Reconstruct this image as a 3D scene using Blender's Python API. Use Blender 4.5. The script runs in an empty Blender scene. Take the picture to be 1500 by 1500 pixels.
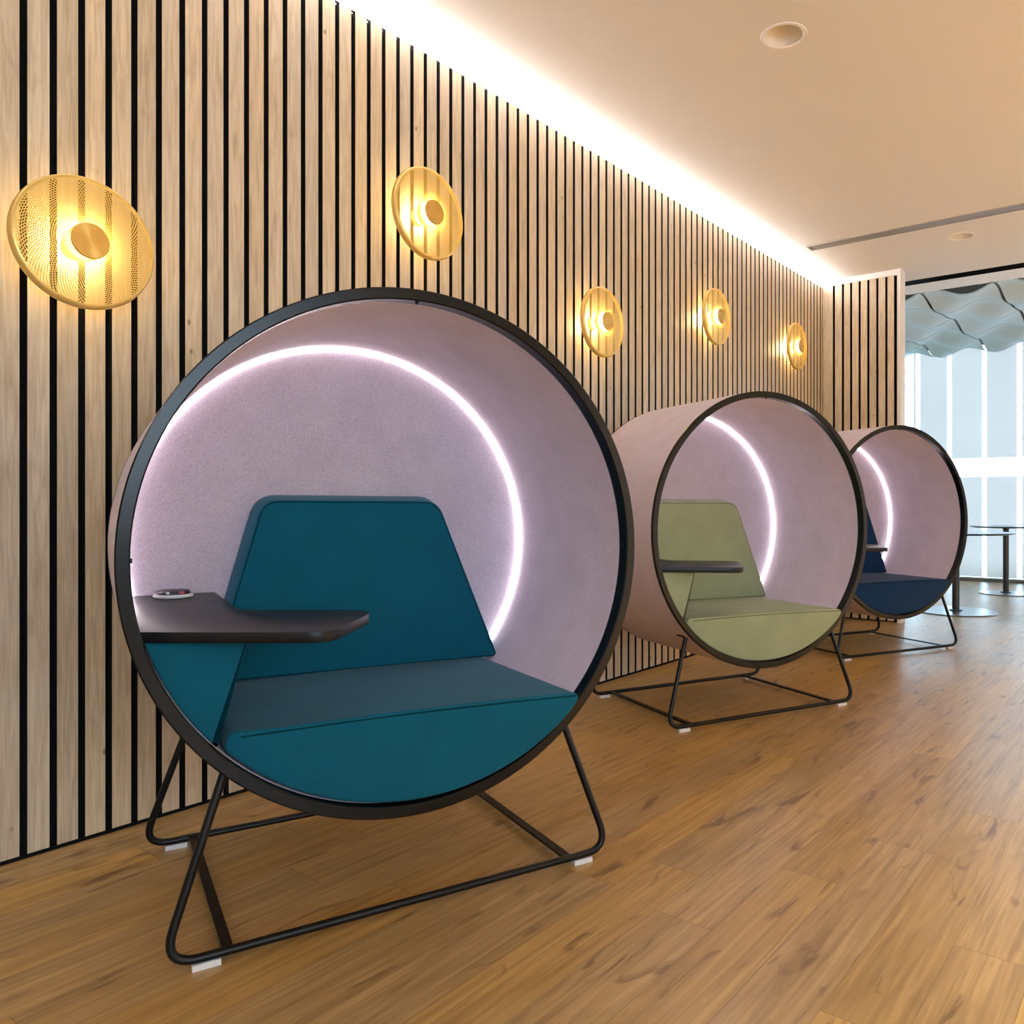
import bpy, bmesh, math, random
from mathutils import Vector, Matrix
random.seed(4)
PI = math.pi
S = bpy.context.scene
C = S.collection

# ------------------------------------------------------------------ materials
def srgb(r, g, b):
    def f(c):
        c /= 255.0
        return c / 12.92 if c <= 0.04045 else ((c + 0.055) / 1.055) ** 2.4
    return (f(r), f(g), f(b), 1.0)

def newmat(name):
    m = bpy.data.materials.new(name); m.use_nodes = True
    nt = m.node_tree
    return m, nt, nt.nodes['Principled BSDF']

def nd(nt, typ, **kw):
    n = nt.nodes.new(typ)
    for k, v in kw.items():
        if k.startswith('i_'):
            n.inputs[k[2:]].default_value = v
        else:
            setattr(n, k, v)
    return n

def plain(name, col, rough=0.6, metal=0.0, noise=0.04, scale=40.0, spec=0.5, bump=0.0):
    """simple surface with a faint procedural mottling"""
    m, nt, b = newmat(name)
    tc = nd(nt, 'ShaderNodeTexCoord')
    nz = nd(nt, 'ShaderNodeTexNoise'); nz.inputs['Scale'].default_value = scale
    nz.inputs['Detail'].default_value = 3
    nt.links.new(tc.outputs['Object'], nz.inputs['Vector'])
    mx = nd(nt, 'ShaderNodeMixRGB', blend_type='MIX')
    mx.inputs[1].default_value = tuple(c * (1 - noise) for c in col[:3]) + (1,)
    mx.inputs[2].default_value = tuple(min(1, c * (1 + noise)) for c in col[:3]) + (1,)
    nt.links.new(nz.outputs['Fac'], mx.inputs[0])
    nt.links.new(mx.outputs[0], b.inputs['Base Color'])
    b.inputs['Roughness'].default_value = rough
    b.inputs['Metallic'].default_value = metal
    b.inputs['Specular IOR Level'].default_value = spec
    if bump:
        bp = nd(nt, 'ShaderNodeBump'); bp.inputs['Strength'].default_value = bump
        bp.inputs['Distance'].default_value = 0.002
        nt.links.new(nz.outputs['Fac'], bp.inputs['Height'])
        nt.links.new(bp.outputs['Normal'], b.inputs['Normal'])
    return m

def fabric(name, col, var=0.20, scale=360.0, sheen=0.08):
    m, nt, b = newmat(name)
    tc = nd(nt, 'ShaderNodeTexCoord')
    nz = nd(nt, 'ShaderNodeTexNoise'); nz.inputs['Scale'].default_value = scale
    nz.inputs['Detail'].default_value = 2
    nt.links.new(tc.outputs['Object'], nz.inputs['Vector'])
    n2 = nd(nt, 'ShaderNodeTexNoise'); n2.inputs['Scale'].default_value = 9.0
    nt.links.new(tc.outputs['Object'], n2.inputs['Vector'])
    r = nd(nt, 'ShaderNodeMapRange'); r.inputs['From Min'].default_value = 0.3; r.inputs['From Max'].default_value = 0.7
    r.inputs['To Min'].default_value = 1 - var; r.inputs['To Max'].default_value = 1 + var
    nt.links.new(nz.outputs['Fac'], r.inputs['Value'])
    r2 = nd(nt, 'ShaderNodeMapRange'); r2.inputs['From Min'].default_value = 0.3; r2.inputs['From Max'].default_value = 0.7
    r2.inputs['To Min'].default_value = 0.95; r2.inputs['To Max'].default_value = 1.05
    nt.links.new(n2.outputs['Fac'], r2.inputs['Value'])
    mu = nd(nt, 'ShaderNodeMath', operation='MULTIPLY')
    nt.links.new(r.outputs[0], mu.inputs[0]); nt.links.new(r2.outputs[0], mu.inputs[1])
    vm = nd(nt, 'ShaderNodeVectorMath', operation='SCALE'); vm.inputs[0].default_value = col[:3]
    nt.links.new(mu.outputs[0], vm.inputs['Scale'])
    nt.links.new(vm.outputs[0], b.inputs['Base Color'])
    b.inputs['Roughness'].default_value = 0.92
    b.inputs['Specular IOR Level'].default_value = 0.2
    b.inputs['Sheen Weight'].default_value = sheen
    bp = nd(nt, 'ShaderNodeBump'); bp.inputs['Strength'].default_value = 0.25; bp.inputs['Distance'].default_value = 0.001
    nt.links.new(nz.outputs['Fac'], bp.inputs['Height']); nt.links.new(bp.outputs['Normal'], b.inputs['Normal'])
    return m

def emit(name, col, strength):
    m = bpy.data.materials.new(name); m.use_nodes = True; nt = m.node_tree
    nt.nodes.clear()
    e = nd(nt, 'ShaderNodeEmission'); e.inputs['Color'].default_value = tuple(col[:3]) + (1,)
    e.inputs['Strength'].default_value = strength
    o = nd(nt, 'ShaderNodeOutputMaterial'); nt.links.new(e.outputs[0], o.inputs[0])
    return m

PITCH, PHASE, GAPW = 0.0704, 0.8203, 0.0182      # slat spacing along the long wall

def slat_wood(name, axis, pitch, phase, c_lo, c_hi):
    """oak veneer, each slat with its own tone; grain runs up the slat"""
    m, nt, b = newmat(name); L = nt.links
    tc = nd(nt, 'ShaderNodeTexCoord')
    sp = nd(nt, 'ShaderNodeSeparateXYZ'); L.new(tc.outputs['Object'], sp.inputs[0])
    s1 = nd(nt, 'ShaderNodeMath', operation='SUBTRACT'); s1.inputs[1].default_value = phase; L.new(sp.outputs[axis], s1.inputs[0])
    s2 = nd(nt, 'ShaderNodeMath', operation='DIVIDE'); s2.inputs[1].default_value = pitch; L.new(s1.outputs[0], s2.inputs[0])
    s3 = nd(nt, 'ShaderNodeMath', operation='FLOOR'); L.new(s2.outputs[0], s3.inputs[0])
    wn = nd(nt, 'ShaderNodeTexWhiteNoise', noise_dimensions='1D'); L.new(s3.outputs[0], wn.inputs['W'])
    # grain coordinates: stretched along z, shifted per slat
    cz = nd(nt, 'ShaderNodeMath', operation='MULTIPLY'); cz.inputs[1].default_value = 0.06; L.new(sp.outputs[2], cz.inputs[0])
    off = nd(nt, 'ShaderNodeMath', operation='MULTIPLY'); off.inputs[1].default_value = 37.0; L.new(wn.outputs['Value'], off.inputs[0])
    ad = nd(nt, 'ShaderNodeMath', operation='ADD'); L.new(cz.outputs[0], ad.inputs[0]); L.new(off.outputs[0], ad.inputs[1])
    cb = nd(nt, 'ShaderNodeCombineXYZ'); L.new(sp.outputs[axis], cb.inputs[0]); L.new(off.outputs[0], cb.inputs[1]); L.new(ad.outputs[0], cb.inputs[2])
    g1 = nd(nt, 'ShaderNodeTexNoise'); g1.inputs['Scale'].default_value = 110; g1.inputs['Detail'].default_value = 5; g1.inputs['Distortion'].default_value = 0.6
    L.new(cb.outputs[0], g1.inputs['Vector'])
    cz2 = nd(nt, 'ShaderNodeMath', operation='MULTIPLY'); cz2.inputs[1].default_value = 0.28; L.new(sp.outputs[2], cz2.inputs[0])
    ad2 = nd(nt, 'ShaderNodeMath', operation='ADD'); L.new(cz2.outputs[0], ad2.inputs[0]); L.new(off.outputs[0], ad2.inputs[1])
    cb2 = nd(nt, 'ShaderNodeCombineXYZ'); L.new(sp.outputs[axis], cb2.inputs[0]); L.new(off.outputs[0], cb2.inputs[1]); L.new(ad2.outputs[0], cb2.inputs[2])
    g2 = nd(nt, 'ShaderNodeTexNoise'); g2.inputs['Scale'].default_value = 16; g2.inputs['Detail'].default_value = 3; g2.inputs['Distortion'].default_value = 1.2
    L.new(cb2.outputs[0], g2.inputs['Vector'])
    mix = nd(nt, 'ShaderNodeMixRGB'); mix.inputs[1].default_value = c_lo; mix.inputs[2].default_value = c_hi
    rr = nd(nt, 'ShaderNodeMapRange'); rr.inputs['From Min'].default_value = 0.3; rr.inputs['From Max'].default_value = 0.68
    L.new(g1.outputs['Fac'], rr.inputs['Value']); L.new(rr.outputs[0], mix.inputs[0])
    # per-slat tone
    hv = nd(nt, 'ShaderNodeHueSaturation')
    hs = nd(nt, 'ShaderNodeMapRange'); hs.inputs['To Min'].default_value = 0.75; hs.inputs['To Max'].default_value = 1.12; L.new(wn.outputs['Color'], hs.inputs['Value'])
    hb = nd(nt, 'ShaderNodeMapRange'); hb.inputs['To Min'].default_value = 0.9; hb.inputs['To Max'].default_value = 1.1; L.new(wn.outputs['Value'], hb.inputs['Value'])
    L.new(hs.outputs[0], hv.inputs['Saturation']); L.new(hb.outputs[0], hv.inputs['Value']); L.new(mix.outputs[0], hv.inputs['Color'])
    # darker cathedral bands and cracks
    m2 = nd(nt, 'ShaderNodeMixRGB', blend_type='MULTIPLY'); m2.inputs[2].default_value = (0.72, 0.66, 0.58, 1)
    r2 = nd(nt, 'ShaderNodeMapRange'); r2.inputs['From Min'].default_value = 0.56; r2.inputs['From Max'].default_value = 0.8
    r2.inputs['To Max'].default_value = 0.75; L.new(g2.outputs['Fac'], r2.inputs['Value'])
    L.new(r2.outputs[0], m2.inputs[0]); L.new(hv.outputs[0], m2.inputs[1])
    # small knots
    vo = nd(nt, 'ShaderNodeTexVoronoi'); vo.inputs['Scale'].default_value = 9.0
    cz3 = nd(nt, 'ShaderNodeMath', operation='MULTIPLY'); cz3.inputs[1].default_value = 0.6; L.new(sp.outputs[2], cz3.inputs[0])
    cb3 = nd(nt, 'ShaderNodeCombineXYZ'); L.new(sp.outputs[axis], cb3.inputs[0]); L.new(off.outputs[0], cb3.inputs[1]); L.new(cz3.outputs[0], cb3.inputs[2])
    L.new(cb3.outputs[0], vo.inputs['Vector'])
    r3 = nd(nt, 'ShaderNodeMapRange'); r3.inputs['From Min'].default_value = 0.025; r3.inputs['From Max'].default_value = 0.07
    r3.inputs['To Min'].default_value = 0.7; r3.inputs['To Max'].default_value = 0.0; L.new(vo.outputs['Distance'], r3.inputs['Value'])
    m3 = nd(nt, 'ShaderNodeMixRGB'); m3.inputs[2].default_value = srgb(95, 70, 48); L.new(r3.outputs[0], m3.inputs[0]); L.new(m2.outputs[0], m3.inputs[1])
    L.new(m3.outputs[0], b.inputs['Base Color'])
    b.inputs['Roughness'].default_value = 0.42
    b.inputs['Specular IOR Level'].default_value = 0.4
    return m

def floor_wood(name):
    m, nt, b = newmat(name); L = nt.links
    tc = nd(nt, 'ShaderNodeTexCoord')
    sp = nd(nt, 'ShaderNodeSeparateXYZ'); L.new(tc.outputs['Object'], sp.inputs[0])
    W, LEN = 0.150, 1.22
    rw = nd(nt, 'ShaderNodeMath', operation='DIVIDE'); rw.inputs[1].default_value = W; L.new(sp.outputs[0], rw.inputs[0])
    row = nd(nt, 'ShaderNodeMath', operation='FLOOR'); L.new(rw.outputs[0], row.inputs[0])
    wr = nd(nt, 'ShaderNodeTexWhiteNoise', noise_dimensions='1D'); L.new(row.outputs[0], wr.inputs['W'])
    cl = nd(nt, 'ShaderNodeMath', operation='DIVIDE'); cl.inputs[1].default_value = LEN; L.new(sp.outputs[1], cl.inputs[0])
    ca = nd(nt, 'ShaderNodeMath', operation='ADD'); L.new(cl.outputs[0], ca.inputs[0]); L.new(wr.outputs['Value'], ca.inputs[1])
    col = nd(nt, 'ShaderNodeMath', operation='FLOOR'); L.new(ca.outputs[0], col.inputs[0])
    idv = nd(nt, 'ShaderNodeCombineXYZ'); L.new(row.outputs[0], idv.inputs[0]); L.new(col.outputs[0], idv.inputs[1])
    wn = nd(nt, 'ShaderNodeTexWhiteNoise', noise_dimensions='2D'); L.new(idv.outputs[0], wn.inputs['Vector'])
    off = nd(nt, 'ShaderNodeMath', operation='MULTIPLY'); off.inputs[1].default_value = 53.0; L.new(wn.outputs['Value'], off.inputs[0])
    def coords(ky):
        y = nd(nt, 'ShaderNodeMath', operation='MULTIPLY'); y.inputs[1].default_value = ky; L.new(sp.outputs[1], y.inputs[0])
        a = nd(nt, 'ShaderNodeMath', operation='ADD'); L.new(y.outputs[0], a.inputs[0]); L.new(off.outputs[0], a.inputs[1])
        c = nd(nt, 'ShaderNodeCombineXYZ'); L.new(sp.outputs[0], c.inputs[0]); L.new(a.outputs[0], c.inputs[1]); L.new(off.outputs[0], c.inputs[2])
        return c
    g1 = nd(nt, 'ShaderNodeTexNoise'); g1.inputs['Scale'].default_value = 75; g1.inputs['Detail'].default_value = 6; g1.inputs['Distortion'].default_value = 0.8
    L.new(coords(0.035).outputs[0], g1.inputs['Vector'])
    g2 = nd(nt, 'ShaderNodeTexNoise'); g2.inputs['Scale'].default_value = 9; g2.inputs['Detail'].default_value = 4; g2.inputs['Distortion'].default_value = 1.6
    L.new(coords(0.22).outputs[0], g2.inputs['Vector'])
    g3 = nd(nt, 'ShaderNodeTexNoise'); g3.inputs['Scale'].default_value = 19; g3.inputs['Detail'].default_value = 3; g3.inputs['Distortion'].default_value = 1.0
    L.new(coords(0.20).outputs[0], g3.inputs['Vector'])
    mix = nd(nt, 'ShaderNodeMixRGB'); mix.inputs[1].default_value = srgb(148, 113, 58); mix.inputs[2].default_value = srgb(196, 157, 94)
    rr = nd(nt, 'ShaderNodeMapRange'); rr.inputs['From Min'].default_value = 0.28; rr.inputs['From Max'].default_value = 0.72
    L.new(g1.outputs['Fac'], rr.inputs['Value']); L.new(rr.outputs[0], mix.inputs[0])
    hv = nd(nt, 'ShaderNodeHueSaturation')
    hb = nd(nt, 'ShaderNodeMapRange'); hb.inputs['To Min'].default_value = 0.86; hb.inputs['To Max'].default_value = 1.1; L.new(wn.outputs['Value'], hb.inputs['Value'])
    hs = nd(nt, 'ShaderNodeMapRange'); hs.inputs['To Min'].default_value = 0.88; hs.inputs['To Max'].default_value = 1.08; L.new(wn.outputs['Color'], hs.inputs['Value'])
    L.new(hb.outputs[0], hv.inputs['Value']); L.new(hs.outputs[0], hv.inputs['Saturation']); L.new(mix.outputs[0], hv.inputs['Color'])
    m2 = nd(nt, 'ShaderNodeMixRGB', blend_type='MULTIPLY'); m2.inputs[2].default_value = (0.60, 0.52, 0.44, 1)
    r2 = nd(nt, 'ShaderNodeMapRange'); r2.inputs['From Min'].default_value = 0.5; r2.inputs['From Max'].default_value = 0.8; r2.inputs['To Max'].default_value = 0.6
    L.new(g2.outputs['Fac'], r2.inputs['Value']); L.new(r2.outputs[0], m2.inputs[0]); L.new(hv.outputs[0], m2.inputs[1])
    m3 = nd(nt, 'ShaderNodeMixRGB', blend_type='MULTIPLY'); m3.inputs[2].default_value = (0.42, 0.33, 0.26, 1)
    r3 = nd(nt, 'ShaderNodeMapRange'); r3.inputs['From Min'].default_value = 0.61; r3.inputs['From Max'].default_value = 0.71; r3.inputs['To Max'].default_value = 0.9
    L.new(g3.outputs['Fac'], r3.inputs['Value']); L.new(r3.outputs[0], m3.inputs[0]); L.new(m2.outputs[0], m3.inputs[1])
    # plank joints
    fx = nd(nt, 'ShaderNodeMath', operation='FRACT'); L.new(rw.outputs[0], fx.inputs[0])
    fy = nd(nt, 'ShaderNodeMath', operation='FRACT'); L.new(ca.outputs[0], fy.inputs[0])
    jx = nd(nt, 'ShaderNodeMath', operation='LESS_THAN'); jx.inputs[1].default_value = 0.010; L.new(fx.outputs[0], jx.inputs[0])
    jy = nd(nt, 'ShaderNodeMath', operation='LESS_THAN'); jy.inputs[1].default_value = 0.0016; L.new(fy.outputs[0], jy.inputs[0])
    jm = nd(nt, 'ShaderNodeMath', operation='MAXIMUM'); L.new(jx.outputs[0], jm.inputs[0]); L.new(jy.outputs[0], jm.inputs[1])
    js = nd(nt, 'ShaderNodeMath', operation='MULTIPLY'); js.inputs[1].default_value = 0.55; L.new(jm.outputs[0], js.inputs[0])
    m4 = nd(nt, 'ShaderNodeMixRGB'); m4.inputs[2].default_value = srgb(80, 55, 35); L.new(js.outputs[0], m4.inputs[0]); L.new(m3.outputs[0], m4.inputs[1])
    L.new(m4.outputs[0], b.inputs['Base Color'])
    rg = nd(nt, 'ShaderNodeMapRange'); rg.inputs['To Min'].default_value = 0.30; rg.inputs['To Max'].default_value = 0.42
    L.new(g1.outputs['Fac'], rg.inputs['Value']); L.new(rg.outputs[0], b.inputs['Roughness'])
    b.inputs['Specular IOR Level'].default_value = 0.75
    bp = nd(nt, 'ShaderNodeBump'); bp.inputs['Strength'].default_value = 0.12; bp.inputs['Distance'].default_value = 0.002
    L.new(g1.outputs['Fac'], bp.inputs['Height']); L.new(bp.outputs['Normal'], b.inputs['Normal'])
    return m

M = {}
M['slat'] = slat_wood('oak_slat_veneer', 1, PITCH, PHASE, srgb(186, 166, 136), srgb(216, 198, 170))
M['slat2'] = slat_wood('oak_slat_veneer_end', 0, 0.0722, 0.0998, srgb(186, 166, 136), srgb(216, 198, 170))
M['felt'] = plain('black_felt_backing', (0.008, 0.008, 0.009, 1), 0.95, noise=0.2, spec=0.1)
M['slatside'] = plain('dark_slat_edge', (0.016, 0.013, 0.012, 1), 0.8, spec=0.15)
M['floor'] = floor_wood('oak_plank_floor')
M['ceiling'] = plain('ceiling_paint', (0.77, 0.755, 0.76, 1), 0.85, noise=0.01, scale=3)
M['white'] = plain('white_paint', (0.83, 0.80, 0.78, 1), 0.6, noise=0.01, scale=3)
M['wallpaint'] = plain('pale_wall_paint', (0.72, 0.70, 0.69, 1), 0.8, noise=0.02, scale=2)
M['blackslot'] = plain('black_slot', (0.006, 0.006, 0.006, 1), 0.9, spec=0.1)
M['shell'] = fabric('mauve_felt', srgb(211, 199, 214))
M['backp'] = fabric('lilac_felt', srgb(184, 174, 188))
M['teal'] = fabric('teal_wool', srgb(0, 84, 106), var=0.2, scale=500, sheen=0.10)
M['sage'] = fabric('sage_wool', srgb(152, 162, 130), var=0.1, scale=600)
M['navy'] = fabric('navy_wool', srgb(16, 52, 92), var=0.12, scale=600)
M['teal_s'] = plain('teal_thread', srgb(2, 52, 64), 0.9, spec=0.1)
M['sage_s'] = plain('sage_thread', srgb(112, 116, 84), 0.9, spec=0.1)
M['navy_s'] = plain('navy_thread', srgb(10, 26, 48), 0.9, spec=0.1)
M['rim'] = plain('black_satin_metal', (0.003, 0.003, 0.0035, 1), 0.22, noise=0.1, spec=0.30)
M['tube'] = plain('black_powder_coat', (0.004, 0.004, 0.0045, 1), 0.34, noise=0.1, spec=0.28)
M['table'] = plain('black_laminate', (0.006, 0.0055, 0.006, 1), 0.36, noise=0.08, spec=0.26)
M['pad'] = plain('white_plastic_pad', (0.75, 0.75, 0.78, 1), 0.5)
M['brass'] = plain('brushed_brass', srgb(232, 196, 112), 0.36, metal=0.45, noise=0.06, scale=120)
M['hub'] = plain('spun_brass', srgb(236, 196, 110), 0.34, metal=0.85, noise=0.03, scale=200)
_nt = M['hub'].node_tree; _b = _nt.nodes['Principled BSDF']; _tg = nd(_nt, 'ShaderNodeTangent', direction_type='RADIAL', axis='X')
_b.inputs['Anisotropic'].default_value = 0.85; _nt.links.new(_tg.outputs[0], _b.inputs['Tangent'])
M['brassp'] = plain('brass_mesh', srgb(236, 196, 100), 0.45, metal=0.35, noise=0.04, scale=120)
M['led'] = emit('warm_white_led', (1.0, 0.90, 0.88), 6.2)
M['cove'] = emit('cove_led', (1.0, 0.93, 0.90), 80.0)
M['amber'] = emit('amber_led', (1.0, 0.79, 0.38), 44.0)
M['plug'] = plain('black_plastic', (0.012, 0.012, 0.013, 1), 0.35)
M['red'] = plain('red_plastic', srgb(190, 50, 45), 0.4)
M['grille'] = plain('grille_blade', (0.30, 0.29, 0.28, 1), 0.5, noise=0.02)
M['louvre'] = plain('louvre_blade', (0.42, 0.40, 0.39, 1), 0.5, noise=0.02)
M['tile'] = plain('pale_blue_acoustic_felt', srgb(204, 226, 240), 0.9, noise=0.03, scale=20)
M['moss'] = plain('green_moss', srgb(60, 165, 60), 0.95, noise=0.5, scale=60, bump=0.6)
M['charcoal'] = plain('charcoal_metal', (0.03, 0.035, 0.04, 1), 0.35, spec=0.6)
M['plate'] = plain('grey_steel_plate', (0.30, 0.33, 0.36, 1), 0.28, metal=0.8)
M['frame'] = plain('white_window_frame', (0.82, 0.86, 0.88, 1), 0.45, noise=0.01)

def pane_mat(name, tint, clear):
    m = bpy.data.materials.new(name); m.use_nodes = True; nt = m.node_tree; nt.nodes.clear()
    tr = nd(nt, 'ShaderNodeBsdfTranslucent'); tr.inputs['Color'].default_value = tint
    tp = nd(nt, 'ShaderNodeBsdfTransparent'); tp.inputs['Color'].default_value = tint
    mx = nd(nt, 'ShaderNodeMixShader')
    tc = nd(nt, 'ShaderNodeTexCoord'); nz = nd(nt, 'ShaderNodeTexNoise'); nz.inputs['Scale'].default_value = 1.2
    nt.links.new(tc.outputs['Object'], nz.inputs['Vector'])
    mr = nd(nt, 'ShaderNodeMapRange'); mr.inputs['To Min'].default_value = clear - 0.08; mr.inputs['To Max'].default_value = clear + 0.08
    nt.links.new(nz.outputs['Fac'], mr.inputs['Value']); nt.links.new(mr.outputs[0], mx.inputs[0])
    nt.links.new(tr.outputs[0], mx.inputs[1]); nt.links.new(tp.outputs[0], mx.inputs[2])
    gl = nd(nt, 'ShaderNodeBsdfGlossy'); gl.inputs['Roughness'].default_value = 0.1
    fr = nd(nt, 'ShaderNodeFresnel'); fr.inputs['IOR'].default_value = 1.3
    m2 = nd(nt, 'ShaderNodeMixShader'); nt.links.new(fr.outputs[0], m2.inputs[0])
    nt.links.new(mx.outputs[0], m2.inputs[1]); nt.links.new(gl.outputs[0], m2.inputs[2])
    o = nd(nt, 'ShaderNodeOutputMaterial'); nt.links.new(m2.outputs[0], o.inputs[0])
    return m
M['pane'] = pane_mat('frosted_film', (0.59, 0.545, 0.513, 1), 0.14)
M['glass'] = pane_mat('clear_glass', (0.92, 0.96, 0.98, 1), 0.9)

# ------------------------------------------------------------------ mesh helpers
def box(bm, x0, x1, y0, y1, z0, z1, mi=0):
    vs = [bm.verts.new((x, y, z)) for x in (x0, x1) for y in (y0, y1) for z in (z0, z1)]
    for q in ((0, 1, 3, 2), (4, 6, 7, 5), (0, 4, 5, 1), (2, 3, 7, 6), (0, 2, 6, 4), (1, 5, 7, 3)):
        f = bm.faces.new([vs[i] for i in q]); f.material_index = mi

def lathe(bm, prof, fn, n=96, closed=True, mi=0):
    """prof: list of (radius, h); fn(radius, angle, h) -> xyz"""
    rings = []
    for (r, h) in prof:
        if r < 1e-6:
            rings.append([bm.verts.new(fn(0, 0, h))])
        else:
            rings.append([bm.verts.new(fn(r, 2 * PI * i / n, h)) for i in range(n)])
    k = len(prof)
    for a in range(k if closed else k - 1):
        A, B = rings[a], rings[(a + 1) % k]
        for i in range(n):
            j = (i + 1) % n
            if len(A) == 1 and len(B) == 1: continue
            if len(A) == 1: f = bm.faces.new((A[0], B[j], B[i]))
            elif len(B) == 1: f = bm.faces.new((A[i], A[j], B[0]))
            else: f = bm.faces.new((A[i], A[j], B[j], B[i]))
            f.material_index = mi
            f.smooth = True

def tube(bm, pts, r, n=12, closed=False, mi=0):
    pts = [Vector(p) for p in pts]; k = len(pts); rings = []
    up = None
    for i, p in enumerate(pts):
        if closed: t = (pts[(i + 1) % k] - pts[i - 1]).normalized()
        else: t = (pts[min(i + 1, k - 1)] - pts[max(i - 1, 0)]).normalized()
        if up is None:
            up = t.orthogonal().normalized()
        else:
            up = (up - t * up.dot(t)).normalized()
        s = t.cross(up)
        rings.append([bm.verts.new(p + (up * math.cos(2 * PI * j / n) + s * math.sin(2 * PI * j / n)) * r) for j in range(n)])
    for i in range(k if closed else k - 1):
        A, B = rings[i], rings[(i + 1) % k]
        best = 0
        if closed and i == k - 1:
            best = min(range(n), key=lambda o: (A[0].co - B[o].co).length)
        for j in range(n):
            f = bm.faces.new((A[j], A[(j + 1) % n], B[(j + 1 + best) % n], B[(j + best) % n])); f.smooth = True; f.material_index = mi
    if not closed:
        bm.faces.new(list(reversed(rings[0]))).material_index = mi
        bm.faces.new(rings[-1]).material_index = mi

def bend(pts, radii, seg=8):
    """polyline with rounded corners; radii[i] is the tangent length at point i"""
    P = [Vector(p) for p in pts]; out = []
    n = len(P)
    for i, p in enumerate(P):
        r = radii[i]
        if r <= 0 or i in (0, n - 1):
            out.append(p); continue
        a = p + (P[i - 1] - p).normalized() * r; b = p + (P[i + 1] - p).normalized() * r
        for s in range(seg + 1):
            t = s / seg; out.append(a * (1 - t) ** 2 + p * 2 * t * (1 - t) + b * t * t)
    return out

def roundpoly(pts, radii, seg=6):
    P = [Vector((p[0], p[1], 0)) for p in pts]; out = []; n = len(P)
    for i, p in enumerate(P):
        r = radii[i]
        if r <= 0: out.append((p.x, p.y)); continue
        a = p + (P[i - 1] - p).normalized() * r; b = p + (P[(i + 1) % n] - p).normalized() * r
        for s in range(seg + 1):
            t = s / seg; q = a * (1 - t) ** 2 + p * 2 * t * (1 - t) + b * t * t
            out.append((q.x, q.y))
    return out

def inset(poly, d):
    n = len(poly); area = sum(poly[i - 1][0] * poly[i][1] - poly[i][0] * poly[i - 1][1] for i in range(n))
    sg = 1 if area > 0 else -1
    out = []
    for i in range(n):
        p0, p, p1 = Vector((*poly[i - 1], 0)), Vector((*poly[i], 0)), Vector((*poly[(i + 1) % n], 0))
        e0 = (p - p0); e1 = (p1 - p)
        if e0.length < 1e-9: e0 = e1
        if e1.length < 1e-9: e1 = e0
        n0 = Vector((-e0.y, e0.x, 0)).normalized() * sg; n1 = Vector((-e1.y, e1.x, 0)).normalized() * sg
        m = (n0 + n1)
        if m.length < 1e-6: m = n0
        m.normalize(); c = max(0.35, m.dot(n0))
        q = p + m * (d / c); out.append((q.x, q.y))
    return out

def prism(bm, poly, fn, d0, d1, bev=0.0, seg=3, mi=0, smooth=True, round_back=True, flare=0.0):
    """extrude a 2D outline from depth d0 to d1 with rounded edges; fn(u, v, d) -> xyz"""
    rings = []
    if bev > 0:
        for s in range(seg + 1):
            a = (PI / 2) * s / seg
            rings.append((inset(poly, bev * (1 - math.sin(a))), ('a', bev * (1 - math.cos(a)))))
        if round_back:
            for s in range(seg + 1):
                a = (PI / 2) * (1 - s / seg)
                rings.append((inset(poly, bev * (1 - math.sin(a)) - flare), ('b', bev * (1 - math.cos(a)))))
        else:
            rings.append((poly, ('b', 0)))
    else:
        rings = [(poly, ('a', 0)), (poly, ('b', 0))]
    V = []
    for pl, (w, o) in rings:
        row = []
        for (u, v) in pl:
            D0 = d0(u, v) if callable(d0) else d0; D1 = d1(u, v) if callable(d1) else d1
            sg = 1 if D1 > D0 else -1
            row.append(bm.verts.new(fn(u, v, D0 + o * sg if w == 'a' else D1 - o * sg)))
        V.append(row)
    n = len(poly)
    for a in range(len(V) - 1):
        for i in range(n):
            j = (i + 1) % n
            f = bm.faces.new((V[a][i], V[a][j], V[a + 1][j], V[a + 1][i])); f.smooth = smooth; f.material_index = mi
    bm.faces.new(list(reversed(V[0]))).material_index = mi
    bm.faces.new(V[-1]).material_index = mi

def obj(name, bm, mats, parent=None, sharp=40):
    bmesh.ops.recalc_face_normals(bm, faces=bm.faces)
    me = bpy.data.meshes.new(name); bm.to_mesh(me); bm.free()
    for m in (mats if isinstance(mats, (list, tuple)) else [mats]): me.materials.append(m)
    if sharp: me.set_sharp_from_angle(angle=math.radians(sharp))
    o = bpy.data.objects.new(name, me); C.objects.link(o)
    if parent: o.parent = parent
    return o

def struct(name, bm, mats, parent=None, sharp=40):
    o = obj(name, bm, mats, parent, sharp)
    if parent is None: o['kind'] = 'structure'
    return o

def thing(name, label, cat, loc=(0, 0, 0), rz=0.0, group=None):
    o = bpy.data.objects.new(name, None); C.objects.link(o); o.empty_display_size = 0.1
    o.location = loc; o.rotation_euler = (0, 0, rz); o['label'] = label; o['category'] = cat
    if group: o['group'] = group
    return o

def tag(o, label, cat, group=None, kind=None):
    o['label'] = label; o['category'] = cat
    if group: o['group'] = group
    if kind: o['kind'] = kind
    return o

def copy_tree(o, parent=None):
    c = o.copy(); C.objects.link(c)
    if parent: c.parent = parent
    for ch in list(o.children): copy_tree(ch, c)
    return c

# ------------------------------------------------------------------ room shell
HS, HC = 2.797, 2.845            # top of the slats, ceiling
X1, Y0, YR, YW = 6.2, -3.2, 6.642, 10.93

bm = bmesh.new(); box(bm, -0.8, X1 + 0.1, Y0 - 0.1, YW + 0.3, -0.1, 0.0)
struct('floor', bm, M['floor'], sharp=None)

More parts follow.
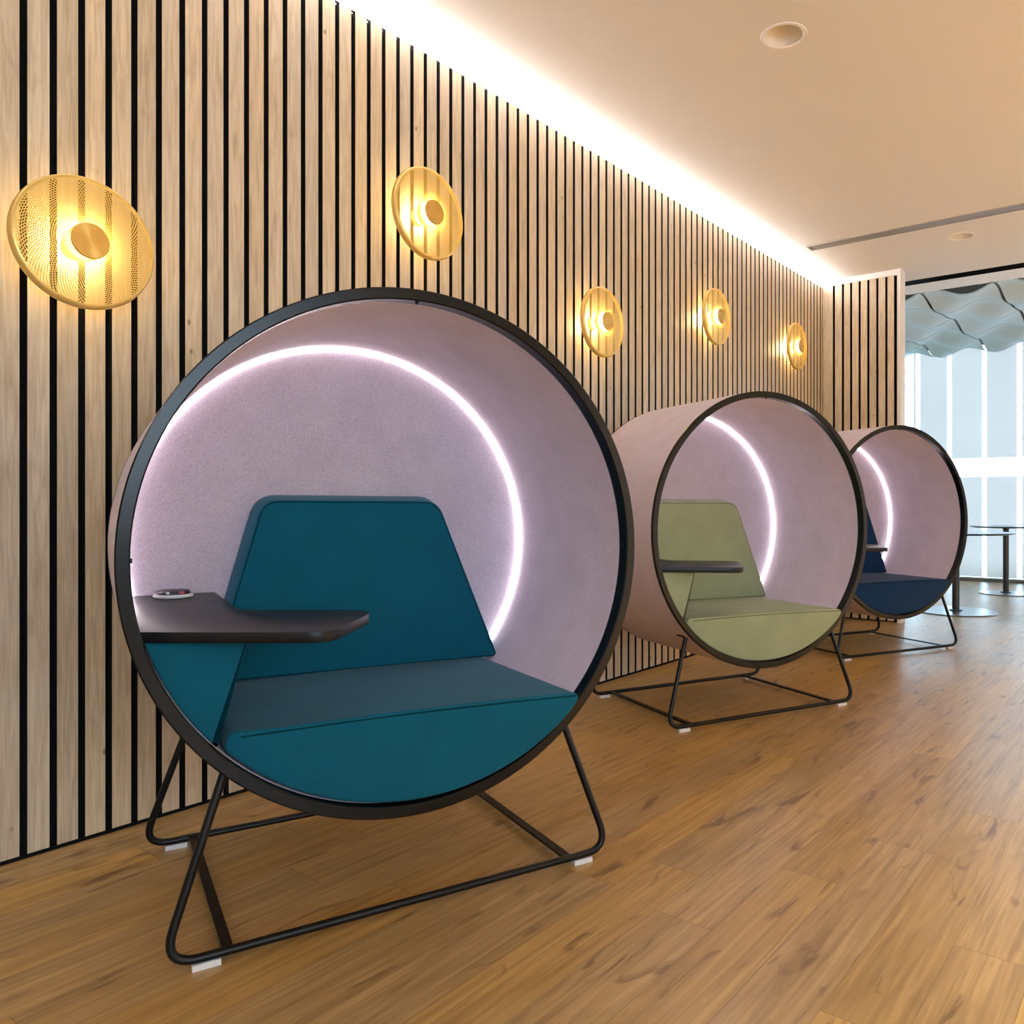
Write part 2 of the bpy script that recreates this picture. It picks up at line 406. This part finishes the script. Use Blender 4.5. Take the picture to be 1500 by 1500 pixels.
# long slatted wall: felt backing, slats, dark foot strip
bm = bmesh.new()
box(bm, -0.12, -0.02, Y0, YR + 0.1, 0.0, HS - 0.002, 1)
box(bm, -0.12, -0.03, Y0, YR + 0.1, HS - 0.002, HC, 3)
k = -57
while True:
    a = PHASE + k * PITCH + GAPW / 2; b = a + PITCH - GAPW
    k += 1
    if a > YR - 0.02: break
    b = min(b, YR - 0.001)
    z0, z1 = 0.012, HS
    vs = [bm.verts.new(p) for p in ((0, a, z0), (0, b, z0), (0, b, z1), (0, a, z1), (-0.021, a, z0), (-0.021, b, z0), (-0.021, b, z1), (-0.021, a, z1))]
    for q, mi in (((0, 1, 2, 3), 0), ((0, 3, 7, 4), 2), ((1, 5, 6, 2), 2), ((3, 2, 6, 7), 2), ((0, 4, 5, 1), 2)):
        bm.faces.new([vs[i] for i in q]).material_index = mi
wl = struct('wall_left', bm, [M['slat'], M['felt'], M['slatside'], M['white']], sharp=None)
bm = bmesh.new(); box(bm, -0.02, -0.003, Y0, YR, 0.0, 0.0115)
struct('baseboard_left', bm, M['felt'], sharp=None)

# short return wall at the far end with wider-looking slats, dark strip and white corner
XE = 0.585
bm = bmesh.new()
box(bm, -0.1, XE + 0.034, YR + 0.022, YR + 0.12, 0.0, HC - 0.001, 1)
gx = [0.0998, 0.1766, 0.2456, 0.3165, 0.3877, 0.4607, 0.5327, 0.602]
edges = [0.004] + gx
for i in range(len(gx)):
    a = edges[i] + (0.009 if i else 0.0); b = edges[i + 1] - 0.009
    z0, z1 = 0.012, HS
    vs = [bm.verts.new(p) for p in ((a, YR, z0), (b, YR, z0), (b, YR, z1), (a, YR, z1), (a, YR + .021, z0), (b, YR + .021, z0), (b, YR + .021, z1), (a, YR + .021, z1))]
    for q, mi in (((0, 3, 2, 1), 0), ((0, 4, 7, 3), 2), ((1, 2, 6, 5), 2), ((3, 7, 6, 2), 2), ((0, 1, 5, 4), 2)):
        bm.faces.new([vs[j] for j in q]).material_index = mi
struct('wall_end', bm, [M['slat2'], M['felt'], M['slatside']], sharp=None)
bm = bmesh.new()
box(bm, XE + 0.035, XE + 0.062, YR - 0.012, YR + 0.12, 0.0, HC - 0.0005)
box(bm, -0.029, XE + 0.035, YR + 0.002, YR + 0.021, HS + 0.001, HC - 0.0005)
struct('trim_1', bm, M['white'])

# ceiling: main slab with holes for the two downlights
DL = [(1.190, 3.065, 0.079), (1.210, 6.10, 0.079)]
YS0, YS1 = 7.06, 7.215
bm = bmesh.new()
loops = []
rect = [(-0.12, Y0), (X1, Y0), (X1, YS0), (-0.12, YS0)]
def loop(pts):
    vs = [bm.verts.new((x, y, HC)) for x, y in pts]
    return [bm.edges.new((vs[i], vs[(i + 1) % len(vs)])) for i in range(len(vs))]
ed = loop(rect)
for (cx, cy, r) in DL:
    ed += loop([(cx + r * math.cos(2 * PI * i / 40), cy + r * math.sin(2 * PI * i / 40)) for i in range(40)])
bmesh.ops.triangle_fill(bm, use_beauty=True, use_dissolve=False, edges=ed)
r_ = bmesh.ops.extrude_face_region(bm, geom=bm.faces[:])
for v in [g for g in r_['geom'] if isinstance(g, bmesh.types.BMVert)]: v.co.z += 0.02
box(bm, -0.12, X1, Y0, YS0, HC + 0.16, HC + 0.2)      # the slab above the ceiling void
struct('ceiling', bm, M['ceiling'], sharp=30)

# black slot, white bulkhead and the raised ceiling over the window bay
bm = bmesh.new()
box(bm, XE + 0.085, X1, YS0 + 0.001, YS1 - 0.001, HC + 0.10, HC + 0.12)
box(bm, -0.1, X1, YS1 - 0.006, YS1 - 0.0005, HC + 0.001, HC + 0.10)
struct('trim_2', bm, M['blackslot'], sharp=None)
bm = bmesh.new(); box(bm, -0.8, X1, YS1, 7.52, HC, HC + 0.22)
struct('trim_3', bm, M['white'], sharp=None)
bm = bmesh.new(); box(bm, -0.8, X1, 7.52, YW + 0.2, 3.02, 3.12)
struct('ceiling_window', bm, M['white'], sharp=None)

# unseen sides of the room: right wall with a wide window, wall behind the camera
bm = bmesh.new()
WY0, WY1, WZ0, WZ1 = -3.1, 0.4, 0.95, 2.62
box(bm, X1, X1 + 0.15, Y0, WY0, 0, HC); box(bm, X1, X1 + 0.15, WY1, YW + 0.2, 0, 3.02)
box(bm, X1, X1 + 0.15, WY0, WY1, 0, WZ0); box(bm, X1, X1 + 0.15, WY0, WY1, WZ1, HC)
struct('wall_right', bm, M['wallpaint'], sharp=None)
bm = bmesh.new()
for yy in (WY0, -1.90, -0.70, WY1 - 0.06): box(bm, X1 + 0.03, X1 + 0.10, yy, yy + 0.06, WZ0, WZ1)
box(bm, X1 + 0.03, X1 + 0.10, WY0, WY1, WZ0, WZ0 + 0.06); box(bm, X1 + 0.03, X1 + 0.10, WY0, WY1, WZ1 - 0.06, WZ1)
struct('window_2', bm, M['frame'], sharp=None)
bm = bmesh.new(); box(bm, -0.12, X1, Y0 - 0.12, Y0, 0, HC)
struct('wall_back', bm, M['wallpaint'], sharp=None)
# window bay: left side wall, glazed far wall
bm = bmesh.new(); box(bm, -0.66, -0.54, YR + 0.12, YW + 0.2, 0, 3.02); struct('wall_window_bay', bm, M['white'], sharp=None)
bm = bmesh.new(); box(bm, -0.54, -0.1, YR + 0.12, YR + 0.24, 0, HC - 0.001)
struct('wall_stub', bm, M['white'], sharp=None)
bm = bmesh.new()
box(bm, -0.54, X1, YW - 0.05, YW + 0.04, 2.935, 3.02); box(bm, -0.54, X1, YW - 0.06, YW + 0.04, 0.0, 0.045)
w1 = struct('window_1', bm, M['frame'], sharp=None)
bm = bmesh.new(); box(bm, -0.54, X1, YW + 0.010, YW + 0.016, 0.045, 2.935)
obj('window_glass', bm, M['glass'], w1, None)
bm = bmesh.new(); box(bm, -0.54, X1, YW - 0.075, YW - 0.061, 0.0, 0.035)
obj('window_sill', bm, M['plate'], w1, None)
# frosted film panels with bright clear gaps between them
MX = [-0.42, -0.337, 0.046, 0.453, 0.845] + [1.24 + 0.395 * i for i in range(13)]
bm = bmesh.new()
for i in range(len(MX) - 1):
    a_, b_ = MX[i] + 0.026, MX[i + 1] - 0.026
    if b_ > X1: break
    for z0, z1 in ((0.05, 1.30), (1.53, 2.93)): box(bm, a_, b_, YW - 0.012, YW - 0.006, z0, z1)
obj('frosted_film', bm, M['pane'], w1, None)

# ------------------------------------------------------------------ cove light
bm = bmesh.new(); box(bm, -0.0195, -0.006, Y0 + 0.02, YR - 0.01, HS + 0.001, HS + 0.006)
t = thing('led_strip', 'long bright white cove light strip along the top of the slatted wall', 'light strip')
bm2 = bmesh.new(); box(bm2, -0.0195, -0.0015, Y0 + 0.02, YR - 0.01, HS - 0.0005 + 0.0005, HS + 0.001)
obj('mounting_channel', bm2, M['grille'], t, None)
obj('led_tape', bm, M['cove'], t, None)

# ------------------------------------------------------------------ downlights, air diffuser
def downlight(loc, r, label):
    t = thing('downlight', label, 'ceiling light', loc, 0, 'recessed ceiling downlights')
    f = lambda rr, a, h: (rr * math.cos(a), rr * math.sin(a), h)
    bm = bmesh.new(); lathe(bm, [(r + 0.014, 0.0), (r + 0.012, -0.004), (r + 0.002, -0.005), (r - 0.003, -0.001), (r - 0.003, 0.004), (r - 0.001, 0.006), (r + 0.0, 0.0)], f, 48)
    obj('trim_ring', bm, M['white'], t)
    bm = bmesh.new(); lathe(bm, [(r - 0.004, 0.004), (r * 0.66, 0.085), (r * 0.64, 0.085), (r - 0.006, 0.006)], f, 48)
    obj('reflector', bm, M['white'], t)
    bm = bmesh.new(); lathe(bm, [(0, 0.078), (r * 0.67, 0.078), (r * 0.67, 0.084), (0, 0.084)], f, 40, closed=False)
    obj('lens', bm, plain('downlight_lens', srgb(200, 180, 150), 0.4), t)
    return t
downlight((DL[0][0], DL[0][1], HC), DL[0][2], 'round white recessed downlight in the ceiling, nearer one, left of the vent')
downlight((DL[1][0], DL[1][1], HC), DL[1][2], 'small round white recessed downlight between the long vent and the black slot')

t = thing('air_vent', 'long narrow slotted air vent running across the ceiling', 'vent', (0, 0, HC))
vx0, vx1, vy0, vy1 = 0.245, 3.4, 5.665, 5.775
bm = bmesh.new()
box(bm, vx0, vx1, vy0, vy0 + 0.010, -0.006, 0.0); box(bm, vx0, vx1, vy1 - 0.010, vy1, -0.006, 0.0)
box(bm, vx0, vx0 + 0.01, vy0 + 0.01, vy1 - 0.01, -0.006, 0.0); box(bm, vx1 - 0.01, vx1, vy0 + 0.01, vy1 - 0.01, -0.006, 0.0)
obj('vent_frame', bm, M['grille'], t, None)
bm = bmesh.new(); box(bm, vx0 + 0.01, vx1 - 0.01, vy0 + 0.01, vy1 - 0.01, -0.0015, -0.0005)
obj('vent_back', bm, M['blackslot'], t, None)
for i in range(4):
    y = vy0 + 0.0215 + i * 0.0223
    bm = bmesh.new(); box(bm, vx0 + 0.01, vx1 - 0.01, y - 0.0062, y + 0.0062, -0.003, -0.0015)
    obj('louvre', bm, M['louvre'], t, None)

# ------------------------------------------------------------------ wavy ceiling tiles over the window bay
TX = [-0.13 + 0.628 * i for i in range(-1, 6)]
TY = [7.79 + 0.628 * i for i in range(5)]
N = 14
W = 0.600
def tile_mesh(sgn):
    bmt = bmesh.new()
    A, B = [], []
    for j in range(N + 1):
        ra, rb = [], []
        for i in range(N + 1):
            u, v = i / N, j / N
            z = sgn * 0.044 * math.sin(2 * PI * u + 0.7) * math.cos(PI * v) + 0.012 * math.sin(2 * PI * v)
            ra.append(bmt.verts.new((u * W, v * 0.611, z))); rb.append(bmt.verts.new((u * W, v * 0.611, z + 0.014)))
        A.append(ra); B.append(rb)
    for j in range(N):
        for i in range(N):
            bmt.faces.new((A[j][i], A[j][i + 1], A[j + 1][i + 1], A[j + 1][i])).smooth = True
            bmt.faces.new((B[j][i], B[j + 1][i], B[j + 1][i + 1], B[j][i + 1])).smooth = True
    for k in range(N):
        bmt.faces.new((A[0][k], B[0][k], B[0][k + 1], A[0][k + 1])); bmt.faces.new((A[N][k], A[N][k + 1], B[N][k + 1], B[N][k]))
        bmt.faces.new((A[k][0], A[k + 1][0], B[k + 1][0], B[k][0])); bmt.faces.new((A[k][N], B[k][N], B[k + 1][N], A[k + 1][N]))
    o = obj('acoustic_tile', bmt, M['tile'], None, 50)
    for hx, hy in ((0.15, 0.15), (0.45, 0.15), (0.15, 0.46), (0.45, 0.46)):
        u, v = hx / W, hy / 0.611
        z = sgn * 0.044 * math.sin(2 * PI * u + 0.7) * math.cos(PI * v) + 0.012 * math.sin(2 * PI * v)
        bm = bmesh.new(); tube(bm, [(hx, hy, z + 0.010), (hx, hy, 0.145)], 0.002, 6)
        obj('hanger_rod', bm, M['charcoal'], o)
    return tag(o, 'pale blue-grey wavy acoustic ceiling tile over the window bay', 'acoustic tile', 'wavy acoustic tiles')
tiles = [tile_mesh(1), tile_mesh(-1)]
used = [False, False]
for j, y in enumerate(TY):
    for i, x in enumerate(TX):
        o = tiles[j % 2]
        if used[j % 2]:
            o = copy_tree(o)
        used[j % 2] = True
        o.location = (x + 0.014, y + 0.005, 2.875)

# ------------------------------------------------------------------ moss panel in the window bay
bm = bmesh.new()
rng = random.Random(2)
ny, nz_ = 14, 60
g = [[bm.verts.new((-0.470 + rng.uniform(-0.010, 0.012), 9.95 + 0.84 * a / ny, 0.01 + 2.78 * b / nz_)) for a in range(ny + 1)] for b in range(nz_ + 1)]
for b in range(nz_):
    for a in range(ny):
        bm.faces.new((g[b][a], g[b][a + 1], g[b + 1][a + 1], g[b + 1][a])).smooth = True
t = thing('moss_panel', 'strip of bright green moss on the wall beside the far window', 'plant wall')
obj('moss', bm, M['moss'], t, None)
bm = bmesh.new(); box(bm, -0.535, -0.485, 9.94, 10.80, 0.0, 2.79)
obj('backing_board', bm, M['white'], t, None)

# ------------------------------------------------------------------ cafe tables by the window
def cafe_table(loc, rb, rt, h, pw, label):
    t = thing('cafe_table', label, 'table', loc, 0, 'small pedestal tables by the window')
    f = lambda r, a, z: (r * math.cos(a), r * math.sin(a), z)
    bm = bmesh.new(); lathe(bm, [(0, 0.0), (rb - 0.01, 0.0), (rb, 0.004), (rb - 0.004, 0.010), (0, 0.014)], f, 64, closed=False)
    obj('base_plate', bm, M['plate'], t)
    bm = bmesh.new(); lathe(bm, [(0, 0.012), (pw * 0.9, 0.012), (pw * 0.9, 0.022), (pw / 2, 0.026), (pw / 2, h - 0.03), (pw * 0.8, h - 0.022), (pw * 0.8, h - 0.018), (0, h - 0.018)], f, 32, closed=False)
    obj('pedestal', bm, M['charcoal'], t)
    bm = bmesh.new(); lathe(bm, [(0, h - 0.018), (rt - 0.05, h - 0.018), (rt - 0.004, h - 0.007), (rt, h - 0.003), (rt - 0.003, h), (0, h)], f, 64, closed=False)
    obj('table_top', bm, M['charcoal'], t)
cafe_table((0.84, 7.64, 0), 0.34, 0.48, 0.707, 0.061, 'charcoal pedestal table partly behind the pod with the navy seat')
cafe_table((0.93, 9.51, 0), 0.27, 0.36, 0.722, 0.058, 'charcoal pedestal table farther back, closest to the window blind')

# ------------------------------------------------------------------ wall sconces
SR = 0.180
def wx(r, a, h): return (h, r * math.cos(a), r * math.sin(a))
def perforated():
    bm = bmesh.new()
    rings, n = 24, 110
    r0, r1 = 0.046, 0.170
    ra = [r0 + (r1 - r0) * i / rings for i in range(rings + 1)]
    def P(r, a): return (0.006 * (1 - (r / r1) ** 2), r * math.cos(a), r * math.sin(a))
    outer = {}
    for i in range(rings + 1):
        for j in range(n):
            outer[i, j] = bm.verts.new(P(ra[i], 2 * PI * (j + 0.5 * i) / n))
    k = 0.28
    for i in range(rings):
        for j in range(n):
            a, b_, c, d = outer[i, j], outer[i, (j + 1) % n], outer[i + 1, (j + 1) % n], outer[i + 1, j]
            cen = (a.co + b_.co + c.co + d.co) / 4
            inn = [bm.verts.new(cen + (v.co - cen) * (2 * k)) for v in (a, b_, c, d)]
            q = (a, b_, c, d)
            for s in range(4):
                bm.faces.new((q[s], q[(s + 1) % 4], inn[(s + 1) % 4], inn[s]))
    return bm
def make_sconce(loc, label):
    t = thing('wall_sconce', label, 'wall lamp', loc, 0, 'brass wall sconces on the slatted wall')
    D = 0.086
    bm = perforated()
    for v in bm.verts: v.co.x += D
    o = obj('perforated_disc', bm, M['brassp'], t, None)
    bm = bmesh.new()
    lathe(bm, [(0.168, D), (0.174, D - 0.001), (0.1785, D - 0.005), (SR, D - 0.012), (SR - 0.0005, D - 0.024), (SR - 0.003, D - 0.0245), (SR - 0.003, D - 0.012), (0.1755, D - 0.007), (0.172, D - 0.004), (0.168, D - 0.003)], wx, 96)
    obj('rim', bm, M['brass'], t)
    bm = bmesh.new()
    lathe(bm, [(0.047, D + 0.004), (0.047, D + 0.0085), (0.026, D + 0.0085), (0.026, D + 0.004)], wx, 48)
    obj('collar', bm, M['brass'], t)
    bm = bmesh.new()
    lathe(bm, [(0, D + 0.015), (0.047, D + 0.015), (0.049, D + 0.017), (0.049, D + 0.021), (0.047, D + 0.023), (0, D + 0.023)], wx, 64, closed=False)
    obj('hub', bm, M['hub'], t)
    bm = bmesh.new()
    lathe(bm, [(0.030, D + 0.0086), (0.0455, D + 0.0086), (0.0455, D + 0.0149), (0.030, D + 0.0149)], wx, 48)
    obj('front_lamp', bm, M['amber'], t)
    bm = bmesh.new()
    lathe(bm, [(0.016, 0.020), (0.016, 0.052), (0.047, 0.052), (0.048, 0.054), (0.047, 0.057), (0.020, 0.058), (0.026, D + 0.008), (0.030, D + 0.014), (0.010, D + 0.014), (0.010, 0.020)], wx, 48)
    obj('stem', bm, M['brass'], t)
    bm = bmesh.new()
    lathe(bm, [(0.018, 0.046), (0.044, 0.046), (0.044, 0.0515), (0.018, 0.0515)], wx, 48)
    obj('rear_lamp', bm, M['amber'], t)
    bm = bmesh.new()
    lathe(bm, [(0, 0.0005), (0.034, 0.0005), (0.034, 0.010), (0.030, 0.021), (0, 0.021)], wx, 48, closed=False)
    obj('wall_mount', bm, M['brass'], t)
    return t
sc = make_sconce((0, 0.942, 1.668), 'round perforated brass wall sconce at far left, beside rather than above the teal pod')
def sconce_copy(y, z, label):
    c = copy_tree(sc); c.location = (0, y, z); c['label'] = label
sconce_copy(2.182, 2.108, 'round perforated brass wall sconce right above the pod with the teal seat')
sconce_copy(3.362, 1.892, 'round brass wall sconce above the gap between teal and sage pods, third from left')
sconce_copy(4.604, 2.153, 'round perforated brass wall sconce above the sage pod, second from the far corner')
sconce_copy(5.915, 2.170, 'round perforated brass wall sconce closest to the far corner of the slatted wall')

# ------------------------------------------------------------------ the round seating pods
R, ZC, FY = 0.6153, 0.839, -0.351
RI = 0.588
def ly(r, a, h): return (r * math.cos(a), h, ZC + r * math.sin(a))
def cyl_z(x, r): return ZC - math.sqrt(max(0, r * r - x * x))

def pod(loc, yaw, seat_m, thread_m, label, socket):
    t = thing('seating_pod', label, 'pod chair', loc, PI / 2 - yaw, 'round fabric seating pods along the slatted wall')
    # drum shell, inner back panel, black trims
    bm = bmesh.new()
    lathe(bm, [(RI, FY + 0.040), (R - 0.006, FY + 0.040), (R - 0.006, FY + 0.0140), (R - 0.0004, FY + 0.0140), (R - 0.0012, 0.337), (R - 0.010, 0.343), (0.0, 0.345),
               (0.0, 0.312), (RI - 0.004, 0.312)], ly, 144, closed=True)
    obj('shell', bm, M['shell'], t, 35)
    bm = bmesh.new()
    lathe(bm, [(0, 0.288), (0.568, 0.288), (0.573, 0.291), (0.573, 0.312), (0, 0.312)], ly, 144, closed=False)
    obj('back_panel', bm, M['backp'], t, 35)
    bm = bmesh.new()
    lathe(bm, [(RI + 0.003, FY), (R - 0.003, FY), (R, FY + 0.003), (R, FY + 0.013), (R - 0.007, FY + 0.0135), (R - 0.007, FY + 0.040), (RI + 0.003, FY + 0.040), (RI, FY + 0.037), (RI, FY + 0.003)], ly, 144)
    rim = obj('rim', bm, M['rim'], t, 35)
    for ang in (0, PI / 2, PI):
        bm = bmesh.new()
        c, s = math.cos(ang), math.sin(ang)
        tube(bm, [((RI + 0.002) * c, FY + 0.020, ZC + (RI + 0.002) * s), ((RI - 0.004) * c, FY + 0.020, ZC + (RI - 0.004) * s)], 0.005, 12)
        obj('bolt', bm, M['tube'], rim)
    bm = bmesh.new()
    lathe(bm, [(R - 0.004, 0.340), (R - 0.0005, 0.340), (R - 0.0005, 0.344), (R - 0.006, 0.347), (R - 0.012, 0.346), (R - 0.008, 0.341)], ly, 144)
    obj('rear_trim', bm, M['tube'], t, 35)
    bm = bmesh.new()
    lathe(bm, [(0.5750, 0.285), (0.5805, 0.285), (0.5805, 0.291), (0.5750, 0.291)], ly, 144)
    obj('led_strip', bm, M['led'], t, 35)
    # seat cushion: drum segment, slightly turned
    ZS = 0.462
    xl, rr = -0.412, 0.584
    xr = math.sqrt(rr * rr - (ZC - ZS) ** 2)
    arc = []
    a0 = math.atan2(cyl_z(xl, rr) - ZC, xl) % (2 * PI); a1 = math.atan2(ZS - ZC, xr) % (2 * PI)
    for i in range(41):
        a = a0 + (a1 - a0) * i / 40; arc.append((rr * math.cos(a), ZC + rr * math.sin(a)))
    top = [(xr + (xl - xr) * i / 16, ZS + 0.006 * math.sin(PI * i / 16)) for i in range(2, 15)]
    poly = [arc[0]] + arc[3:38] + [arc[40]] + top + [(xl, ZS + 0.004)]
    rads = [0] * len(poly); rads[36] = 0.055; rads[0] = 0.012; rads[-1] = 0.026
    poly = roundpoly(poly, rads, 6)
    def yf(x, z): return -0.338 - 0.075 * x - 0.022 * max(0.0, (ZS - z)) / 0.2 * 0.0
    bm = bmesh.new()
    prism(bm, poly, lambda u, v, d: (u, d, v), yf, lambda x, z: 0.262 - 0.02 * x, 0.007, 4, round_back=False)
    seat = obj('seat_cushion', bm, seat_m, t, 50)
    bm = bmesh.new()
    pts = [(x, yf(x, 0) + 0.0003, ZS - 0.0085 + 0.006 * math.sin(PI * (x - xl) / (xr - xl))) for x in [xl + 0.03 + (xr - xl - 0.06) * i / 24 for i in range(25)]]
    tube(bm, pts, 0.0020, 8)
    obj('seam', bm, thread_m, seat)
    # backrest cushion: trapezoid leaning against the back panel
    bl, br, tr, tl = (-0.385, 0.466), (0.462, 0.461), (0.262, 0.962), (-0.247, 0.964)
    poly = roundpoly([bl, br, tr, tl], [0.018, 0.016, 0.045, 0.045], 6)
    def yb(x, z): return 0.214 - 0.030 * x + 0.005 * (z - 0.46)
    bm = bmesh.new()
    prism(bm, poly, lambda u, v, d: (u, d, v), yb, lambda x, z: 0.2870, 0.008, 4, flare=0.014)
    back = obj('backrest', bm, seat_m, t, 50)
    bm = bmesh.new()
    ip = inset(poly, 0.006)
    tube(bm, [(x, yb(x, z) + 0.0016, z) for x, z in ip], 0.0022, 6, closed=True)
    obj('seam', bm, thread_m, back)
    # armrest wedge between the drum wall and the seat, carrying the tablet
    rr = 0.585
    a0 = math.atan2(0.672 - ZC, -math.sqrt(rr * rr - (0.672 - ZC) ** 2)) % (2 * PI)
    a1 = math.atan2(cyl_z(-0.432, rr) - ZC, -0.432) % (2 * PI)
    arc = [(rr * math.cos(a0 + (a1 - a0) * i / 16), ZC + rr * math.sin(a0 + (a1 - a0) * i / 16)) for i in range(17)]
    poly = arc + [(-0.424, 0.452), (-0.362, 0.672)]
    rads = [0] * len(poly); rads[-1] = 0.004; rads[-2] = 0.012
    poly = roundpoly(poly, rads, 4)
    bm = bmesh.new()
    prism(bm, poly, lambda u, v, d: (u, d, v + 0.012 * d), -0.300, 0.21, 0.005, 3)
    obj('armrest', bm, seat_m, t, 50)
    # black tablet table
    pts = [(-0.5705, -0.289), (-0.231, -0.464), (-0.0587, -0.2164), (-0.352, -0.072), (-0.361, 0.283), (-0.5715, 0.283)]
    poly = roundpoly(pts, [0, 0.060, 0.085, 0.050, 0.006, 0], 9)
    bm = bmesh.new()
    prism(bm, poly, lambda u, v, d: (u, v, d + 0.030 * v), 0.6765, 0.7000, 0.0020, 2)
    tab = obj('tablet_table', bm, M['table'], t, 40)
    tab['label'] = 'black L-shaped tablet table top'
    if socket:
        sx, sy = -0.468, 0.222; sz = 0.7000 + 0.03 * sy
        f = lambda r, a, h: (sx + r * math.cos(a), sy + r * math.sin(a), sz + 0.0005 + h)
        bm = bmesh.new()
        lathe(bm, [(0.046, 0), (0.048, 0.004), (0.046, 0.008), (0.040, 0.009), (0.040, 0.0)], f, 40, mi=0)
        lathe(bm, [(0.041, 0.0), (0.041, 0.013), (0.036, 0.018), (0.0, 0.020)], f, 40, closed=False, mi=1)
        box(bm, sx + 0.010, sx + 0.022, sy - 0.043, sy - 0.034, sz + 0.012, sz + 0.017, 2)
        box(bm, sx - 0.020, sx - 0.012, sy - 0.043, sy - 0.034, sz + 0.012, sz + 0.017, 0)
        ps = obj('power_socket', bm, [M['pad'], M['plug'], M['red']], tab, 40)
        ps['label'] = 'round black power socket with white ring'
    # steel rod frame
    for nm, yt, yb_ in (('front_frame', -0.295, -0.338), ('rear_frame', 0.295, 0.338)):
        zt = cyl_z(0.412, R - 0.004) - 0.004
        path = bend([(-0.412, yt, zt), (-0.535, yb_, 0.0215), (0.535, yb_, 0.0215), (0.412, yt, zt)], [0, 0.072, 0.072, 0], 12)
        bm = bmesh.new(); tube(bm, path, 0.0092, 14)
        fr = obj(nm, bm, M['tube'], t, 40)
        for s in (-1, 1):
            bm = bmesh.new()
            box(bm, s * 0.452 - 0.027, s * 0.452 + 0.027, yb_ - 0.009, yb_ + 0.009, 0.0, 0.0125)
            obj('foot_pad', bm, M['pad'], fr, None)['label'] = 'white plastic foot pad'
            bm = bmesh.new()
            x = s * 0.412
            box(bm, x - 0.010, x + 0.010, min(yt, yt * 0.82), max(yt, yt * 0.82), zt + 0.001, zt + 0.008)
            obj('bracket', bm, M['tube'], fr, None)
    for s in (-1, 1):
        bm = bmesh.new(); box(bm, s * 0.411 - 0.011, s * 0.411 + 0.011, -0.336, 0.336, 0.0175, 0.0255)
        obj('cross_bar', bm, M['tube'], t, None)
    return t
pod((0.7338, 1.3979, 0), 0.3721, M['teal'], M['teal_s'], 'round mauve felt seating pod with teal cushions, nearest and largest', True)
pod((0.6863, 3.4850, 0), 0.4330, M['sage'], M['sage_s'], 'round pink felt seating pod with sage green cushions, in the middle', False)
pod((0.7295, 5.4105, 0), 0.4629, M['navy'], M['navy_s'], 'round pink felt seating pod with navy cushions, farthest, by the window bay', False)

# ------------------------------------------------------------------ daylight, camera, view
w = bpy.data.worlds.new('daylight'); S.world = w; w.use_nodes = True
nt = w.node_tree; bg = nt.nodes['Background']
tc = nd(nt, 'ShaderNodeTexCoord'); sp = nd(nt, 'ShaderNodeSeparateXYZ'); nt.links.new(tc.outputs['Generated'], sp.inputs[0])
mr = nd(nt, 'ShaderNodeMapRange'); mr.inputs['From Min'].default_value = -0.3; mr.inputs['From Max'].default_value = 0.6
nt.links.new(sp.outputs[2], mr.inputs['Value'])
mx = nd(nt, 'ShaderNodeMixRGB'); mx.inputs[1].default_value = (0.68, 0.85, 1.0, 1); mx.inputs[2].default_value = (0.58, 0.81, 1.0, 1)
nt.links.new(mr.outputs[0], mx.inputs[0]); nt.links.new(mx.outputs[0], bg.inputs['Color'])
bg.inputs['Strength'].default_value = 3.0

def portal(loc, rot, sx, sy):
    l = bpy.data.lights.new('window_daylight', 'AREA'); l.shape = 'RECTANGLE'; l.size = sx; l.size_y = sy
    l.cycles.is_portal = True
    o = bpy.data.objects.new('window_daylight', l); C.objects.link(o); o.location = loc; o.rotation_euler = rot
portal((X1 + 0.12, (WY0 + WY1) / 2, (WZ0 + WZ1) / 2), (0, PI / 2, 0), WZ1 - WZ0, WY1 - WY0)

# added fill spots without fixtures, bouncing light off the floor beside the pods
for (x, y) in ((4.1, 2.0), (4.1, 3.8), (4.1, 5.6), (4.1, 7.0), (5.4, 1.0), (5.4, 2.8), (5.4, 4.6), (5.4, 6.4)):
    l = bpy.data.lights.new('fill_spot', 'SPOT'); l.energy = 190; l.color = (1.0, 0.98, 0.96)
    l.spot_size = math.radians(96); l.spot_blend = 0.9; l.shadow_soft_size = 0.07
    o = bpy.data.objects.new('fill_spot', l); C.objects.link(o); o.location = (x, y, HC - 0.02)

cam = bpy.data.cameras.new('camera'); co = bpy.data.objects.new('camera', cam); C.objects.link(co); S.camera = co
F, PX, HYP, PSI = 1178.12, 870.76, 739.28, 0.63753
cam.sensor_width = 36.0; cam.sensor_fit = 'HORIZONTAL'; cam.lens = 36.0 * F / 1500.0
cam.shift_x = (750.0 - PX) / 1500.0; cam.shift_y = -(750.0 - HYP) / 1500.0
cam.clip_start = 0.05
co.location = (2.50998, 0.0, 0.95); co.rotation_euler = (PI / 2, 0, PSI)

S.view_settings.view_transform = 'Standard'; S.view_settings.look = 'None'
S.view_settings.gamma = 1.0; S.view_settings.use_curve_mapping = False
S.view_settings.exposure = 1.68
S.cycles.use_denoising = True
S.cycles.max_bounces = 10; S.cycles.diffuse_bounces = 6; S.cycles.transparent_max_bounces = 12
S.cycles.sample_clamp_indirect = 6.0
S.cycles.caustics_reflective = False; S.cycles.caustics_refractive = False
